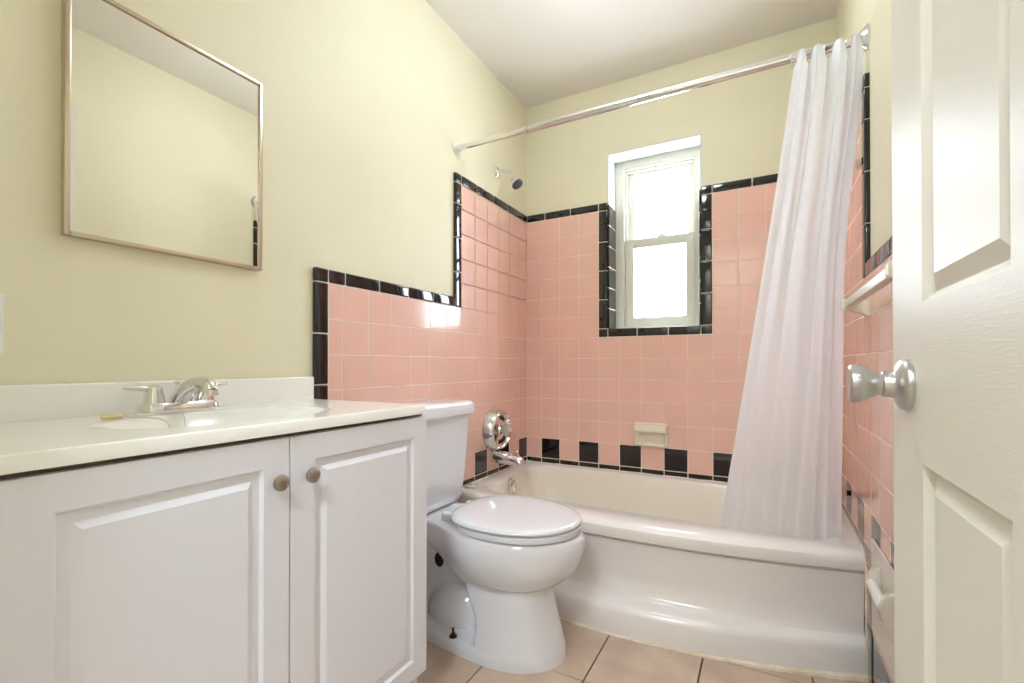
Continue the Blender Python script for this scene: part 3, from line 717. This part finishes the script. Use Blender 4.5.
# ------------------------------------------------------------------ mirror and switch on the left wall
MY0, MY1, MZ0, MZ1 = -2.039, -1.631, 1.174, 1.686
MI = thing('wall_mirror', 'rectangular mirror in a thin metal frame hanging over the vanity', 'mirror', (0, (MY0+MY1)/2, MZ0))
bm = bmesh.new(); fw, fd = .0095, .020
for a in ((MY0, MY0+fw, MZ0, MZ1), (MY1-fw, MY1, MZ0, MZ1), (MY0+fw, MY1-fw, MZ0, MZ0+fw), (MY0+fw, MY1-fw, MZ1-fw, MZ1)): add_box(bm, .0005, fd, a[0], a[1], a[2], a[3], .002, 2)
obj('mirror_frame', bm, M['frame_metal'], MI)
bm = box(.003, .015, MY0+fw-.002, MY1-fw+.002, MZ0+fw-.002, MZ1-fw+.002); obj('mirror_glass', bm, M['mirror'], MI, smooth=None)
SW = thing('light_switch', 'white light switch plate at the left edge above the counter', 'switch', (0, -2.151, .992))
bm = box(.0005, .006, -2.187, -2.116, .935, 1.049, .002, 2); obj('switch_plate', bm, M['plastic'], SW)
bm = box(.005, .014, -2.156, -2.147, .980, 1.004, .002, 2); obj('toggle', bm, M['plastic'], SW)

# ------------------------------------------------------------------ towel bar on the right wall
TBAR = thing('towel_bar', 'ceramic towel bar with cream posts on the right pink wall', 'towel bar', (W-TT, -1.02, 1.095))
def post(y):
    bm = bmesh.new(); xw = W-TT+.001; z = 1.094
    def r(x, hy, hz, dz=0): return [(x, y-hy, z+dz-hz), (x, y+hy, z+dz-hz), (x, y+hy, z+dz+hz), (x, y-hy, z+dz+hz)]
    loft(bm, [r(xw, .026, .036), r(xw-.005, .026, .036), r(xw-.016, .018, .027), r(xw-.040, .015, .018), r(xw-.060, .014, .016), r(xw-.066, .010, .011)], cap0=True, cap1=True)
    bevel_all(bm, .0035, 2); obj('post', bm, M['cream'], TBAR)
post(-.752); post(-1.335)
bm = box(W-.070, W-.049, -1.325, -.765, 1.084, 1.105, .002, 2); obj('bar', bm, M['beige_plastic'], TBAR)

# ------------------------------------------------------------------ toilet paper holder on the right wall
TP = thing('toilet_paper_holder', 'off-white toilet paper holder with a white roller on the right wall', 'toilet paper holder', (W-TT, -.91, .31))
xw = W-TT
bm = box(xw-.008, xw-.0005, -1.16, -.828, .196, .446, .004, 2)
obj('back_plate', bm, M['beige_plastic'], TP)
bm = bmesh.new()
for k in range(24): lathe(bm, [(.0018, 0), (.0018, .0012)], (xw-.008, -.842, .209+k*.0098), '-x', 8)
obj('plate_beading', bm, M['cream'], TP)
def arm_(ya, yb_):
    bm = bmesh.new()
    prof = [(0, .408), (0, .275), (.010, .305), (.020, .335), (.026, .350), (.028, .366), (.026, .385), (.018, .402)]
    a = [(xw-.008-p[0], ya, p[1]) for p in prof]; b = [(xw-.008-p[0], yb_, p[1]) for p in prof]
    loft(bm, [a, b], cap0=True, cap1=True); bevel_all(bm, .003, 2); obj('arm', bm, M['beige_plastic'], TP)
arm_(-.955, -.935); arm_(-1.110, -1.090)
bm = bmesh.new(); tube(bm, [(xw-.027, -.953, .368), (xw-.027, -1.02, .368)], .0115, 20); tube(bm, [(xw-.027, -1.02, .368), (xw-.027, -1.092, .368)], .0130, 20); obj('roller', bm, M['plastic'], TP)

# ------------------------------------------------------------------ open door, parallel to the right wall
DXF = 1.382; DY1 = -1.571; DY0 = -2.372; DH = 2.03
D1 = bpy.data.objects.new('door_1', None); COL.objects.link(D1); D1.location = (DXF+.0175, DY0, .008); D1['kind'] = 'structure'
st, pw = .140, .222
pans = []
for (a, b) in ((st, st+pw), (-st-pw, -st)):
    for (c, d) in ((.21, .803), (.992, 1.58), (1.70, 1.915)):
        if a > 0: pans.append((a, b, c, d))
        else: pans.append((DY1-DY0+a, DY1-DY0+b, c, d))
bm = panel_slab(0, DY1-DY0, .008, DH, .035, pans, .010, .014, .002, .025, .0065, lambda u, v, n: (DXF-n, DY1-u, v))
obj('door_leaf', bm, M['door'], D1, smooth=6)
KZ, KY = .894, -1.652
bm = bmesh.new(); lathe(bm, [(.0330, 0), (.0335, .004), (.0320, .008), (.0270, .0115), (.0185, .014), (.0165, .017), (.0160, .027), (.0135, .028), (.0135, .030)], (DXF, KY, KZ), '-x', 44); rs = obj('rosette', bm, M['satin'], D1)
bm = bmesh.new(); lathe(bm, [(.0145, .029), (.0150, .033), (.0180, .038), (.0220, .044), (.0245, .050), (.0255, .056), (.0248, .0610), (.0215, .0635), (.020, .0630), (.004, .0620)], (DXF, KY, KZ), '-x', 44); obj('door_knob', bm, M['satin'], rs)
bm = bmesh.new(); lathe(bm, [(.0325, 0), (.0310, .009), (.0165, .018), (.0135, .030), (.0225, .046), (.026, .055), (.0225, .060), (.004, .061)], (DXF+.035, KY, KZ), 'x', 36); obj('door_knob', bm, M['satin'], D1)
bm = bmesh.new()
for z in (.25, 1.0, 1.78): tube(bm, [(DXF+.041, DY0-.003, z), (DXF+.041, DY0-.003, z+.09)], .006, 12)
obj('hinge', bm, M['satin'], D1)
bpy.context.view_layer.update()
